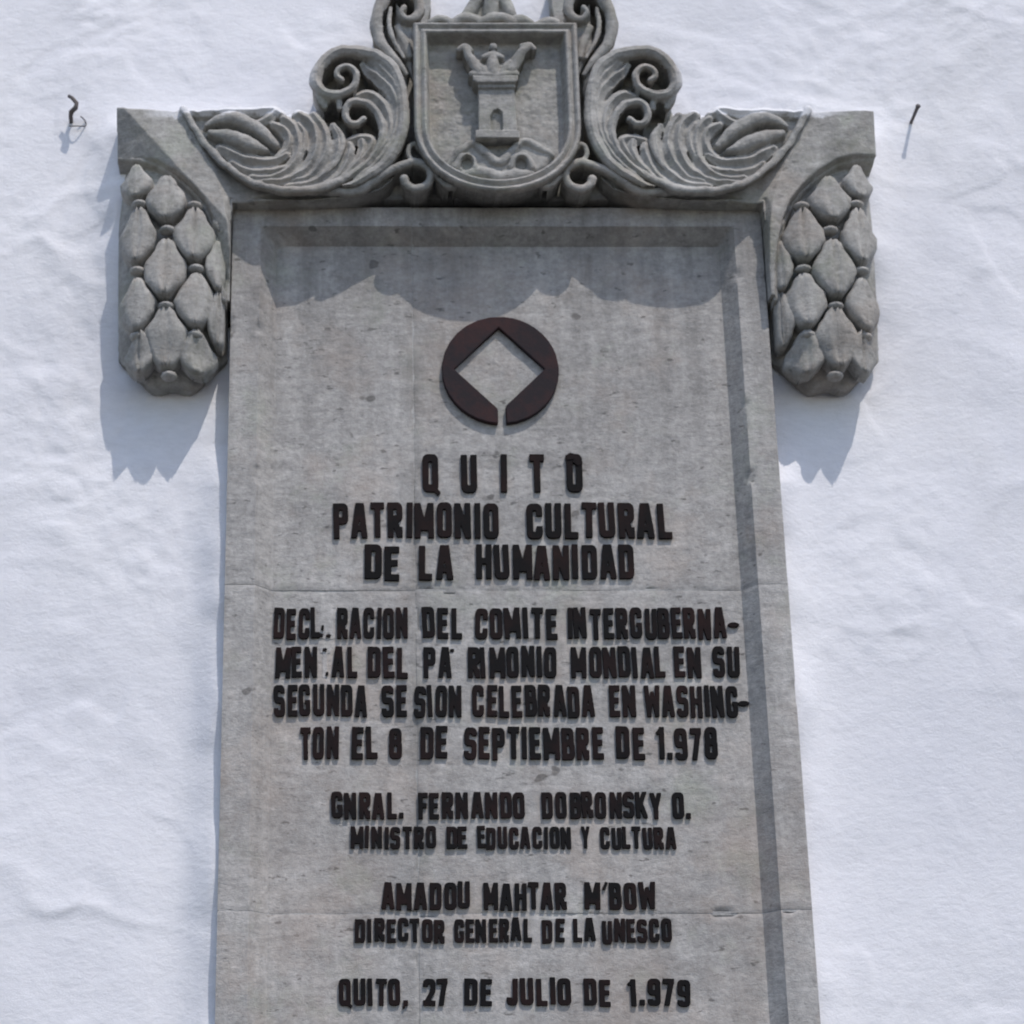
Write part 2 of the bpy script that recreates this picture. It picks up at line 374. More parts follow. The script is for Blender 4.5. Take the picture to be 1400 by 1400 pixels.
def glyph(ch, X, Y):
    w_ = GW.get(ch, W0); h = T/2; B = lambda *a: sbox(X, Y, *a)
    clipc = B(0, w_, 0, 1)
    if ch == 'O' or ch == 'Q':
        g = ring(X, Y, 0, w_, 0, 1)
        return U_(g, seg(X, Y, w_*.55, .18, w_+.02, -.06, .13)) if ch == 'Q' else g
    if ch == 'D': return U_(ring(X, Y, 0, w_, 0, 1), I_(B(0, .2, 0, 1), -B(T, .5, T, 1-T)))
    if ch == 'U': return U_(I_(ring(X, Y, 0, w_, 0, 1), Y-.5), B(0, T, .4, 1), B(w_-T, w_, .4, 1))
    if ch == 'J': return U_(I_(ring(X, Y, 0, w_, 0, 1), Y-.3), B(w_-T, w_, .2, 1))
    if ch == 'C': return I_(ring(X, Y, 0, w_, 0, 1), -B(w_-T-.02, w_+.1, .36, .64))
    if ch == 'G': return U_(I_(ring(X, Y, 0, w_, 0, 1), -B(w_-T-.02, w_+.1, .42, .66)), B(w_*.5, w_, .38, .50), B(w_-T, w_, .2, .5))
    if ch == 'I': return B(0, T, 0, 1)
    if ch == 'L': return U_(B(0, T, 0, 1), B(0, w_, 0, T*.95))
    if ch in 'EF':
        g = U_(B(0, T, 0, 1), B(0, w_, 1-T*.95, 1), B(0, w_*.9, .43, .43+T*.9))
        return U_(g, B(0, w_, 0, T*.95)) if ch == 'E' else g
    if ch == 'T': return U_(B(0, w_, 1-T*.95, 1), B(w_/2-h, w_/2+h, 0, 1))
    if ch == 'H': return U_(B(0, T, 0, 1), B(w_-T, w_, 0, 1), B(0, w_, .43, .43+T*.9))
    if ch == 'P': return U_(B(0, T, 0, 1), ring(X, Y, 0, w_, .40, 1), B(0, .15, .9, 1))
    if ch == 'R': return U_(B(0, T, 0, 1), ring(X, Y, 0, w_, .43, 1), I_(seg(X, Y, w_*.45, .52, w_-h*.9, 0), clipc), B(w_-T, w_, 0, .3))
    if ch == 'B': return U_(B(0, T, 0, 1), ring(X, Y, 0, w_-.02, .43, 1), ring(X, Y, 0, w_, 0, .43+T))
    if ch == 'A': return I_(U_(seg(X, Y, h*.8, -.1, w_/2-h*.35, 1.05), seg(X, Y, w_-h*.8, -.1, w_/2+h*.35, 1.05), B(w_*.2, w_*.8, .2, .2+T*.8)), clipc)
    if ch == 'M': return I_(U_(B(0, T, 0, 1), B(w_-T, w_, 0, 1), seg(X, Y, h, 1, w_/2, .22), seg(X, Y, w_-h, 1, w_/2, .22)), clipc)
    if ch == 'N': return I_(U_(B(0, T, 0, 1), B(w_-T, w_, 0, 1), seg(X, Y, h*.8, 1.03, w_-h*.8, -.03)), clipc)
    if ch == 'W': return I_(U_(seg(X, Y, h, 1.05, w_*.27, -.05), seg(X, Y, w_-h, 1.05, w_*.73, -.05), seg(X, Y, w_*.27, -.05, w_/2, .8, .13), seg(X, Y, w_*.73, -.05, w_/2, .8, .13)), clipc)
    if ch == 'Y': return I_(U_(seg(X, Y, h*.7, 1.05, w_/2, .42), seg(X, Y, w_-h*.7, 1.05, w_/2, .42), B(w_/2-h, w_/2+h, 0, .5)), clipc)
    if ch == 'K': return I_(U_(B(0, T, 0, 1), seg(X, Y, T*.6, .36, w_-h*.6, 1.05), seg(X, Y, w_*.42, .6, w_-h*.6, -.05)), clipc)
    if ch == 'S': return U_(I_(ring(X, Y, 0, w_, .42, 1), -B(w_*.5, w_+.1, .40, .74)), I_(ring(X, Y, 0, w_, 0, .42+T), -B(-.1, w_*.5, .27, .62)), B(w_*.3, w_*.7, .42, .42+T))
    if ch == '2': return U_(I_(ring(X, Y, 0, w_, .42, 1), -B(-.1, w_*.55, .3, .70)), I_(seg(X, Y, h, .05, w_-h, .55), clipc), B(0, w_, 0, T))
    if ch == '8': return U_(ring(X, Y, .01, w_-.01, .43, 1), ring(X, Y, 0, w_, 0, .43+T))
    if ch == '9': return U_(ring(X, Y, 0, w_, .38, 1), B(w_-T, w_, .25, .8), I_(ring(X, Y, 0, w_, 0, .6), Y-.25, -B(-.1, w_*.3, .24, .5)))
    if ch == '7': return U_(B(0, w_, 1-T, 1), I_(seg(X, Y, w_*.3, -.02, w_-h, .95), clipc))
    if ch == '1': return U_(B(w_-T, w_, 0, 1), seg(X, Y, 0, .78, w_-h, .95, .12))
    if ch in '.,': return U_(B(0, T, 0, T), seg(X, Y, .1, .1, .0, -.1, .09)) if ch == ',' else B(0, T, 0, T*1.05)
    if ch == "'": return seg(X, Y, .0, .72, .13, 1, .12)
    if ch == '-': return np.hypot((X-.13)/.15, (Y-.47)/.085)*.1-.1
    raise KeyError(ch)
def contour(fn, x0, x1, y0, y1, n):
    xs_ = np.arange(x0, x1+n, n); ys_ = np.arange(y0, y1+n, n); X, Y = np.meshgrid(xs_, ys_, indexing='ij')
    S = -fn(X, Y)+1e-7; segs = {}
    def ip(i0, j0, i1, j1):
        a, b_ = S[i0, j0], S[i1, j1]; t_ = a/(a-b_); return (xs_[i0]+(xs_[i1]-xs_[i0])*t_, ys_[j0]+(ys_[j1]-ys_[j0])*t_)
    pts = {}
    for i in range(len(xs_)-1):
        for j in range(len(ys_)-1):
            c_ = [S[i, j] > 0, S[i+1, j] > 0, S[i+1, j+1] > 0, S[i, j+1] > 0]
            if all(c_) or not any(c_): continue
            E_ = [((i, j), (i+1, j)), ((i+1, j), (i+1, j+1)), ((i, j+1), (i+1, j+1)), ((i, j), (i, j+1))]
            cr = []
            for e_, (p_, q_) in enumerate(((0, 1), (1, 2), (3, 2), (0, 3))):
                if c_[p_] != c_[q_]: cr.append(E_[e_]); pts[E_[e_]] = ip(*E_[e_][0], *E_[e_][1])
            for a_, b_ in zip(cr[::2], cr[1::2]): segs.setdefault(a_, []).append(b_); segs.setdefault(b_, []).append(a_)
    loops = []; seen = set()
    for s_ in list(segs):
        if s_ in seen: continue
        lp = [s_]; seen.add(s_); cur = s_
        while True:
            nx_ = [q for q in segs[cur] if q not in seen]
            if not nx_: break
            cur = nx_[0]; seen.add(cur); lp.append(cur)
        if len(lp) > 6: loops.append([pts[q] for q in lp])
    def rdp(P, eps):
        if len(P) < 3: return P
        a, b_ = np.array(P[0]), np.array(P[-1]); d_ = b_-a; L_ = np.hypot(*d_)+1e-9
        ds = [abs(d_[0]*(p[1]-a[1])-d_[1]*(p[0]-a[0]))/L_ for p in P[1:-1]]
        k_ = int(np.argmax(ds))
        if ds[k_] < eps: return [P[0], P[-1]]
        return rdp(P[:k_+2], eps)[:-1]+rdp(P[k_+1:], eps)
    out = []
    for lp in loops:
        h_ = len(lp)//2; out.append(rdp(lp[:h_+1], n*.22)[:-1]+rdp(lp[h_:]+[lp[0]], n*.22)[:-1])
    return out
def extrude_loops(name, loops, depth, bev, mat_):
    """plate from -y face 0 back to +y depth, outline in x/z"""
    cu = bpy.data.curves.new(name, 'CURVE'); cu.dimensions = '2D'; cu.fill_mode = 'BOTH'; cu.extrude = depth/2; cu.bevel_depth = bev; cu.bevel_resolution = 1; cu.offset = -bev
    for lp in loops:
        sp = cu.splines.new('POLY'); sp.points.add(len(lp)-1); sp.use_cyclic_u = True
        for p_, (x, y) in zip(sp.points, lp): p_.co = (x, y, 0, 1)
    o = bpy.data.objects.new(name, cu); COL.objects.link(o); bpy.context.view_layer.update()
    me = bpy.data.meshes.new_from_object(o.evaluated_get(bpy.context.evaluated_depsgraph_get()))
    COL.objects.unlink(o); bpy.data.objects.remove(o)
    me.transform(Matrix.Rotation(R(90), 4, 'X')); me.name = name; me.materials.clear(); me.materials.append(mat_); return me
GM = {}
def glyph_mesh(ch):
    if ch not in GM:
        w_ = GW.get(ch, W0)
        GM[ch] = extrude_loops('letter', contour(lambda X, Y: glyph(ch, X, Y), -.12, w_+.14, -.16, 1.1, .022), .13, .012, M_LETTER)
    return GM[ch]
WORDS = [  # word, left x, right x, top y, bottom y in the photograph, indices of fallen letters
 ('QUITO', 578, 797, 621, 673), ('PATRIMONIO', 456, 681, 687, 735), ('CULTURAL', 720, 918, 687, 735),
 ('DE', 498, 546, 745, 792), ('LA', 573, 618, 745, 792), ('HUMANIDAD', 651, 867, 745, 792),
 ('DECLARACION', 374, 557, 831, 873, (4,)), ('DEL', 578, 631, 831, 873), ('COMITE', 649, 761, 831, 873), ('INTERGUBERNA', 777, 993, 831, 873), ('-', 997, 1010, 831, 873),
 ('MENTAL', 375, 487, 884, 926, (3,)), ('DEL', 502, 557, 884, 926), ('PATRIMONIO', 579, 761, 884, 926, (2,)), ('MONDIAL', 782, 911, 884, 926), ('EN', 924, 960, 884, 926), ('SU', 976, 1011, 884, 926),
 ('SEGUNDA', 374, 501, 937, 980), ('SE', 522, 556, 937, 980), ('SION', 566, 630, 937, 980), ('CELEBRADA', 647, 813, 937, 980), ('EN', 834, 869, 937, 980), ('WASHING', 882, 1009, 937, 980), ('-', 1012, 1025, 937, 980),
 ('TON', 410, 462, 994, 1038), ('EL', 480, 515, 994, 1038), ('8', 532, 549, 996, 1038), ('DE', 574, 611, 994, 1038), ('SEPTIEMBRE', 634, 825, 994, 1038), ('DE', 844, 881, 994, 1038), ('1.978', 900, 981, 994, 1038),
 ('GNRAL.', 452, 552, 1083, 1119), ('FERNANDO', 572, 718, 1083, 1119), ('DOBRONSKY', 742, 904, 1083, 1119), ('O.', 919, 944, 1083, 1119),
 ('MINISTRO', 479, 595, 1130, 1160), ('DE', 609, 639, 1130, 1160), ('EDUCACION', 652, 781, 1130, 1160), ('Y', 795, 806, 1130, 1160), ('CULTURA', 820, 924, 1130, 1160),
 ('AMADOU', 521, 642, 1206, 1243), ('MAHTAR', 661, 775, 1206, 1243), ("M'BOW", 800, 897, 1206, 1243),
 ('DIRECTOR', 485, 608, 1256, 1288), ('GENERAL', 621, 727, 1256, 1288), ('DE', 742, 771, 1256, 1288), ('LA', 784, 814, 1256, 1288), ('UNESCO', 824, 918, 1256, 1288),
 ('QUITO,', 463, 557, 1338, 1375), ('27', 578, 613, 1338, 1375), ('DE', 635, 672, 1338, 1375), ('JULIO', 693, 781, 1338, 1375), ('DE', 799, 834, 1338, 1375), ('1.979', 861, 943, 1338, 1375)]
M_TRACE = stone_mat('letter_trace', (.42, .41, .40), .2, .1)
nlet = 0; trace_me = {}
for wd in WORDS:
    word, xa, xb, ya, yb = wd[:5]; miss = wd[5] if len(wd) > 5 else ()
    HL = PAN+.0065
    ua, _ = at(xa, yb, HL); ub, v0 = at(xb, yb, HL); _, v0 = at((xa+xb)/2, yb, HL); _, v1 = at((xa+xb)/2, ya, HL); hh = v1-v0
    gap = .13
    if word == 'QUITO' and ya < 700: gap = .78
    tw = sum(GW.get(c_, W0) for c_ in word)+gap*(len(word)-1); sx = (ub-ua)/tw; cur = 0
    if len(word) == 1 and word not in '-': sx = (ub-ua)/GW.get(word, W0)
    for i, c_ in enumerate(word):
        me = glyph_mesh(c_); gw = GW.get(c_, W0)
        if i in miss:
            o = bpy.data.objects.new('letter_trace', me.copy()); o.data.materials.clear(); o.data.materials.append(M_TRACE)
            o['label'] = 'pale ghost of a fallen letter'; dep = .0004
        else:
            o = bpy.data.objects.new('letter', me); dep = .0065; nlet += 1
        link(o, plaque)
        sy = (dep+.003)/.13
        jx, jz, ja = random.gauss(0, .0009), random.gauss(0, .0012), random.gauss(0, .016)
        o.matrix_basis = Matrix.Translation((ua+cur*sx+jx, WALL-PAN-dep/2+.0015, v0+jz)) @ Matrix.Rotation(ja, 4, 'Y') @ Matrix.Diagonal((sx*1.06, sy, hh, 1))
        pl_parent(o); cur += gw+gap
print('letters', nlet)
# remains: a chip of metal stuck on the last letter of the first line, pins of the fallen letters
def peg(name, px, py, w_, h_, d_=.007, rot=0.):
    u, v = at(px, py, PAN+d_); hw, hh_ = w_*PXM/2, h_*.0018/2; c_, s_ = math.cos(rot), math.sin(rot)
    O = [(-hw, -hh_*.7), (hw*.6, -hh_), (hw, hh_*.5), (hw*.3, hh_), (-hw*.8, hh_*.6)]
    O = [(u+x*c_-z*s_, v+x*s_+z*c_) for x, z in O]; n = len(O)
    V = [(x, WALL-PAN-d_, z) for x, z in O]+[(x, WALL-PAN+.003, z) for x, z in O]
    F = [tuple(range(n))]+[(i, i+n, (i+1) % n+n, (i+1) % n) for i in range(n)]
    return pl_parent(mesh_obj(name, V, F, M_LETTER, plaque, smooth=False))
peg('metal_chip', 779, 624, 13, 9, .009, .3); peg('metal_chip', 790, 631, 12, 9, .009, -.5)
for q in ((438, 868, 8, 4), (449, 869, 7, 4), (441, 858, 4, 7), (447, 921, 4, 5), (444, 888, 6, 4), (614, 921, 4, 5), (618, 889, 6, 4)): peg('pin', *q, .004)
# pits and knocks in the stone, real hollows are too small to matter: left to the relief of the blocks
# --- ring emblem with a square hole
EC = at(684, 506, PAN+.01); ER = .1285
def emb(X, Y):
    circ = np.hypot(X, Y)-ER
    dia = (np.abs(X+.002)+np.abs(Y-.002)-.100)/1.414
    slit = np.maximum(np.abs(X-.001)-.0085, Y+.05)
    s_ = np.maximum(np.maximum(circ, -dia), -slit)
    return s_
me = extrude_loops('emblem', contour(emb, -.14, .14, -.14, .14, .0042), .011, .0022, M_EMBLEM)
o = link(bpy.data.objects.new('emblem', me), plaque); o.matrix_basis = Matrix.Translation((EC[0], WALL-PAN-.006, EC[1])); pl_parent(o)
o['label'] = 'dark red ring with a square standing on its corner cut out'

# ------------------------------------------------------------------ carved pediment
ped = thing('carved_pediment', 'carved grey stone crest with shield, scrolls, leaves and two scaled side brackets above the plaque', 'stone carving', loc=(0, 0, .06))
bpy.context.view_layer.update()
def build2(field, name, parent=ped, par2=None, mat_=None, **kw):
    res = []
    for mir in (False, True):
        p_ = parent if par2 is None else par2[1 if mir else 0]
        res.append(pl_parent(field.build(name, mat_ or M_CARVED, p_, mirror=mir, **kw)))
    return res
ARC = [(160, 219), (190, 217), (215, 222), (240, 234), (262, 251), (280, 272), (292, 298), (300, 330), (304, 362), (306, 400)]
LEAFB = [(252, 149), (275, 186), (304, 219), (337, 244), (365, 256), (400, 258), (440, 253), (480, 238), (505, 224), (535, 200)]
V, F = [], []  # added black strips: paint the gap between crest and plaque as dark shade
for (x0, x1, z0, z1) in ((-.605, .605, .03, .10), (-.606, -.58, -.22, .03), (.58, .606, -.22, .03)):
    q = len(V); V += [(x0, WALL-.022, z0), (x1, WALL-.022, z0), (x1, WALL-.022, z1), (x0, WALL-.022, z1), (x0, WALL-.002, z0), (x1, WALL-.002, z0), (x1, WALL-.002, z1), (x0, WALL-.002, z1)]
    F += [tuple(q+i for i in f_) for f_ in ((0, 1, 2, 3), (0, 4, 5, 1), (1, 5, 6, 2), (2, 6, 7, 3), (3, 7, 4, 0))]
o = pl_parent(mesh_obj('gap_shade_strip', V, F, M_GAP_SHADE, ped, smooth=False)); o['label'] = 'black strip painting the shade in the gap above the plaque'
# backing of the crest
f = Field((-.60, .001, .05, .72))
f.poly([(255, 150), (368, 146), (400, 155), (428, 150), (436, 130), (432, 100), (450, 74), (480, 64), (520, 76), (518, 45), (522, 10), (530, -40), (575, -60), (590, -40), (590, 0), (582, 40), (690, 40), (690, 266), (300, 266)], .052, .078, .004)
build2(f, 'backing', seed=4)
# corner block with console
UC = -.716
def console_H(X, Z):
    outer = -.850+.014*np.clip(-Z/.38, 0, 1); inner = -.598
    s_ = (X-(outer+inner)/2)/((inner-outer)/2)
    h = .030+.074*np.sqrt(np.clip(1-np.abs(s_)**2.5, 0, 1))
    zb = -.385+.085*np.abs(s_)**2.5+.006*np.cos(s_*9)            # scalloped foot
    h = h*np.clip(.45+.55*np.sqrt(np.clip((Z-zb)/.10, 0, 1)), 0, 1)
    h = np.where((Z < zb) | (np.abs(s_) > 1), -1, h); return h
corner_blocks = []
for fac in (.62, .22):            # the left block has the stronger facet
    f = Field((-.87, -.20, -.46, .29))
    outl = [(160, 151), (200, 150), (252, 149)]+LEAFB[1:6]+[(430, 259), (480, 246), (520, 236), (545, 228), (535, 247), (520, 258), (490, 268), (420, 272), (318, 273), (315, 300), (313, 398)]+ARC[::-1]
    HARC = [.080, .092, .100, .112, .118]+[.120]*5
    arcP = [at(x, y, h) for (x, y), h in zip(ARC, HARC)]
    ou = pp(outl, .118); ou[0] = at(160, 151, .100 if fac > .4 else .115); ou[1] = at(175, 149, .115); ou[-10:] = arcP[::-1]
    sdp = poly_sd(f.X, f.Z, ou)
    strap = pp([(245, 149), (268, 190), (292, 235), (306, 270), (313, 310), (313, 398)], .122)
    dstr = line_d(f.X, f.Z, strap)
    bottom = pp([(315, 400), (315, 273), (420, 273), (490, 268), (520, 258), (545, 234)], .10)
    db = line_d(f.X, f.Z, bottom)
    strap_poly = pp([(160, 151), (245, 149), (268, 190), (292, 235), (306, 270), (313, 310), (313, 398)], .122)+arcP[::-1]
    strap_poly[0] = ou[0]
    inst = poly_sd(f.X, f.Z, strap_poly)
    lf = line_d(f.X, f.Z, pp([(160, 150), (200, 190), (240, 225), (262, 251)], .122))
    cr0, cr1 = at(170, 149, .118), at(266, 252, .122)
    crn = ((f.X-cr0[0])*(cr1[1]-cr0[1])-(f.Z-cr0[1])*(cr1[0]-cr0[0]))/math.hypot(cr1[0]-cr0[0], cr1[1]-cr0[1])
    h1 = .122-fac*np.clip(crn, 0, .08)-.10*np.clip(-crn, 0, .08)
    cav = .118-.022*np.sin(np.clip(dstr/.05, 0, 1)*math.pi*.5)+.040*np.clip((f.X+.58)/.16, 0, 1)**1.0
    lip = np.clip(db/.045, 0, 1)
    h2 = np.minimum(cav, .098+.040*np.sqrt(lip))
    hb = np.where(inst > 0, h1, h2)
    hb = np.where(inst > 0, np.minimum(h1, h2+.0+np.clip(dstr/.02, 0, 1)*.2), h2)
    f.H = np.where(sdp > 0, hb-.004*(1-np.clip(sdp/.005, 0, 1))**2, -1)
    below = f.Z < np.interp(f.X, [p_[0] for p_ in arcP], [p_[1] for p_ in arcP])
    hc = console_H(f.X, f.Z); hc = np.where(hc > 0, np.maximum(hc-.016-.012*np.exp(-(line_d(f.X, f.Z, arcP)/.02)**2), .018), hc); hc = np.where(hc > 0, np.maximum(hc, .096*np.exp(-(line_d(f.X, f.Z, arcP)/.017)**4)), hc)
    f.H = np.where((f.H < 0) & below, hc, f.H)
    f.blur(1)
    corner_blocks.append(pl_parent(f.build('corner_block', M_CARVED, ped, mirror=fac < .4, seed=8)))
def cH(u, v): return float(console_H(np.array([min(max(u, -.834), -.603)]), np.array([max(v, -.33)]))[0])
def place(px, py, add):
    H = .12
    for _ in range(4):
        u, v = at(px, py, H+add); h = cH(u, v); H = h if h > 0 else H
    return u, v, H
SC = [(186, 251, 46, 46), (227, 273, 58, 60), (188, 324, 52, 74), (266, 322, 58, 70), (226, 368, 60, 76), (299, 366, 34, 66), (187, 418, 52, 68), (268, 412, 58, 70),
      (227, 463, 60, 76), (299, 440, 32, 70), (192, 486, 44, 52), (270, 486, 52, 54), (302, 305, 22, 36)]
WP = [(0, .44), (.10, .54), (.30, .88), (.42, 1.0), (.58, .97), (.76, .76), (.90, .46), (.97, .34), (1, .26)]
for ci, cb in enumerate(corner_blocks):
    sg = 1 if ci == 0 else -1
    for si, (px, py, wpx, hpx) in enumerate(SC):
        u0, v0, _ = place(px, py, .012); wd_ = wpx*PXM*.5; ht = hpx/553*1.0
        NA, NB = 12, 12; BS = [-1, -1]+[-1+k_*.2 for k_ in range(1, 10)]+[1, 1]; AS = [0, 0]+[k_/10 for k_ in range(1, 10)]+[1, 1]; V = []; rr = random.Random(si*7+ci)
        sq = rr.uniform(-.06, .06)
        for i in range(NA+1):
            a_ = AS[i]; wa = np.interp(a_, [p_[0] for p_ in WP], [p_[1] for p_ in WP])*wd_*(1+.07*rr.uniform(-1, 1))
            v = v0+ht*.5-a_*ht
            for j in range(NB+1):
                b_ = BS[j]; u = min(max(u0+b_*wa+sq*wd_*(a_-.5), -.842), -.603)
                vv = v-abs(b_)**2*.012*(1-a_)
                edge = max(abs(b_), 0)
                h = cH(u, vv)
                h = max(h, .055)
                lift = .026+.012*a_
                rib = (.0042*math.cos(b_*12.5+si))*(1-abs(b_))
                hh = h+lift*(1-.28*edge**2-.12*edge**8)+rib-.0035*math.exp(-(b_/.12)**2)
                if j in (0, NB) or i in (0, NA): hh = max(h-.022, .01)
                V.append((sg*u, WALL-hh, vv))
        F = []
        for i in range(NA):
            for j in range(NB):
                q = i*(NB+1)+j; fc = (q, q+NB+1, q+NB+2, q+1); F.append(fc if sg > 0 else fc[::-1])
        pl_parent(mesh_obj('leaf_scale', V, F, M_CARVED, cb))
    for px, py in [(191, 280), (266, 282), (229, 315), (188, 371), (268, 368), (227, 419), (188, 461), (266, 459), (231, 514)]:
        u, v, H = place(px, py, .014); V = []; F = []; n = 10
        for i in range(7):
            th = math.pi*i/6
            for j in range(n):
                ph = 2*math.pi*j/n; V.append((sg*(u+.0185*math.sin(th)*math.cos(ph)), WALL-H-.012-.020*math.cos(th), v+.0105*math.sin(th)*math.sin(ph)))
        for i in range(6):
            for j in range(n):
                F.append((i*n+j, i*n+(j+1) % n, (i+1)*n+(j+1) % n, (i+1)*n+j))
        F = [fc if sg < 0 else fc[::-1] for fc in F]
        pl_parent(mesh_obj('bead', V, F, M_CARVED, cb))

# acanthus leaf
f = Field((-.76, -.22, .03, .34))
f.poly([(255, 151), (300, 147), (368, 144), (385, 152), (405, 149), (425, 151), (441, 164), (462, 176), (470, 200), (500, 222), (520, 205), (490, 240), (450, 256), (400, 259), (360, 254), (330, 240), (300, 217), (272, 184)], .105, .118, .01)
HN = .140
S = [
 [(250, 148, 5, .128), (273, 184, 5, .130), (304, 219, 5, .134), (337, 243, 5, .140), (363, 254, 5, .146), (400, 258, 5, .148), (440, 254, 5, .148), (475, 240, 5, .146), (505, 220, 5, .142), (525, 195, 5, .138)],
 [(288, 178, 4, .132), (310, 181, 8, .140), (335, 190, 9, .142), (352, 199, 6, .140), (366, 204, 2, .132)],
 [(282, 170, 3, .128), (296, 160, 6, .136), (318, 158, 8, .138), (342, 166, 8, .140), (362, 180, 7, .140), (378, 196, 4, .136)],
 [(300, 198, 4, .130), (322, 208, 7, .136), (345, 216, 7, .138), (372, 217, 5, .138), (392, 208, 3, .136)],
 [(318, 220, 3, .130), (340, 230, 5, .136), (368, 232, 5, .140), (398, 226, 4, .140)],
 [(256, 152, 3, .126), (290, 149, 4, .130), (330, 149, 5, .132), (368, 147, 5, .134), (384, 153, 4, .134)],
 [(350, 166, 3, .134), (366, 160, 5, .138), (376, 150, 4, .136)],
 [(344, 240, 3, .138), (372, 240, 4, .142), (395, 228, 5, .144), (407, 208, 5, .144), (408, 186, 5, .142), (400, 168, 4, .140), (388, 160, 3, .138)],
 [(380, 212, 4, .136), (392, 200, 5, .138), (396, 186, 5, .138), (388, 174, 5, .138), (374, 168, 3, .136)],
 [(350, 247, 3, .140), (388, 244, 4, .144), (415, 230, 5, .146), (430, 208, 6, .147), (433, 184, 7, .146), (424, 164, 7, .143), (408, 154, 5, .140)],
 [(400, 246, 3, .142), (425, 236, 4, .144), (443, 212, 4, .145), (447, 188, 4, .144), (440, 167, 4, .142), (428, 154, 3, .140)],
 [(392, 252, 3, .144), (428, 246, 4, .146), (452, 226, 5, .147), (463, 203, 5, .146), (462, 184, 4, .144), (456, 168, 3, .142)],
 [(410, 256, 3, .145), (448, 247, 4, .146), (470, 226, 4, .146), (478, 207, 4, .144), (478, 195, 3, .142)],
 [(430, 257, 3, .146), (462, 244, 4, .147), (486, 222, 4, .146), (496, 202, 4, .144), (494, 190, 3, .140)],
 [(406, 220, 3, .138), (415, 200, 3, .139), (416, 180, 3, .138), (408, 168, 3, .136)],
]
for i_, s_ in enumerate(S): f.strand(s_, 1.0 if i_ in (0, 1, 2) else .95, 1.1 if i_ in (0,) else (1.25 if i_ in (1, 2) else 1.9), i_ > 2)
f.blur(1); build2(f, 'acanthus_leaf', base=.05, rough=.0017, seed=12, under=6)

# big scroll
f = Field((-.44, -.165, .06, .50))
f.poly([(556, 90), (558, 120), (558, 180), (545, 212), (520, 235), (470, 256), (478, 235), (505, 210), (522, 180), (518, 158), (508, 142), (512, 126), (530, 118), (528, 96), (505, 80), (500, 66), (530, 76)], .120, .125, .01)
S = [
 [(470, 254, 4, .146), (500, 240, 6, .148), (526, 220, 8, .150), (545, 192, 9, .152), (552, 160, 9, .154), (550, 125, 9, .156), (540, 95, 9, .157), (520, 76, 9, .158), (495, 67, 9, .158), (468, 66, 9, .158), (447, 76, 9, .157), (435, 92, 9, .155), (432, 109, 9, .153), (440, 122, 8, .150), (455, 127, 7, .150), (472, 124, 6, .152), (484, 115, 5.5, .154), (488, 103, 5, .155), (482, 93, 5, .156), (472, 89, 4.5, .156), (463, 93, 4.5, .156), (460, 100, 5, .156), (467, 106, 5, .156)],
 [(434, 118, 6, .140), (438, 132, 7, .138), (444, 144, 5, .132)],
 [(497, 86, 3, .140), (508, 96, 5, .146), (524, 108, 6, .148), (537, 122, 6, .150), (543, 142, 5, .150), (541, 170, 5, .150), (533, 195, 5, .148), (514, 220, 4, .147), (486, 243, 3, .146)],
 [(507, 80, 3, .148), (522, 92, 4, .152), (537, 108, 4, .154), (545, 128, 3, .153)],
 [(497, 162, 5, .138), (487, 168, 5, .140), (477, 165, 5, .142), (472, 155, 5, .143), (475, 144, 5, .145), (486, 136, 5.5, .147), (500, 137, 6, .148), (512, 147, 6, .149), (520, 162, 6, .149), (523, 180, 6, .148), (517, 200, 5, .147), (500, 222, 4, .146), (476, 242, 3, .146)],
 [(487, 129, 3, .142), (502, 125, 5, .145), (518, 133, 5, .147), (529, 148, 5, .148), (534, 168, 5, .148), (529, 190, 4, .147), (512, 214, 3, .146)],
 [(448, 138, 3, .134), (455, 133, 4, .138), (463, 137, 4.5, .140), (464, 145, 4, .138)],
 [(457, 168, 2.5, .140), (464, 178, 4.5, .142), (468, 195, 5, .144), (461, 216, 4, .145), (445, 235, 3, .145)],
 [(480, 190, 4, .134), (495, 186, 5, .138), (508, 190, 4, .140), (502, 205, 5, .142), (484, 225, 4, .144)],
]
for i_, s_ in enumerate(S): f.strand(s_, 1.0, 1.0 if i_ in (0, 1, 4, 6, 7) else 1.7, i_ not in (0, 1, 4, 6, 7))
for i_ in (0, 4): f.strand([(x, y-.5, r_*.55, h+.004) for x, y, r_, h in S[i_]], 1.3, 1, True)
f.blur(1); build2(f, 'scroll', base=.045, rough=.0015, seed=17, under=5)

# small scroll under the shield
f = Field((-.50, -.05, .02, .22))
S = [
 [(425, 258, 3, .118), (455, 260, 5, .128), (490, 256, 7, .136), (515, 241, 7, .138), (540, 226, 6.5, .140), (564, 219, 6, .141), (582, 224, 6, .141), (590, 237, 6, .140), (583, 250, 6, .139), (567, 255, 6, .138), (555, 249, 6, .138), (552, 242, 6.5, .140)],
 [(566, 219, 4, .138), (559, 210, 4, .138), (561, 199, 4, .139), (569, 196, 4, .139), (573, 203, 3.5, .138)],
 [(586, 236, 4, .136), (597, 240, 4.5, .137), (609, 249, 4.5, .138), (620, 253, 4.5, .138), (625, 248, 3.5, .136)],
]
for s_ in S: f.strand(s_, 1.0)
f.blur(1); build2(f, 'small_scroll', base=.045, seed=22, under=5)

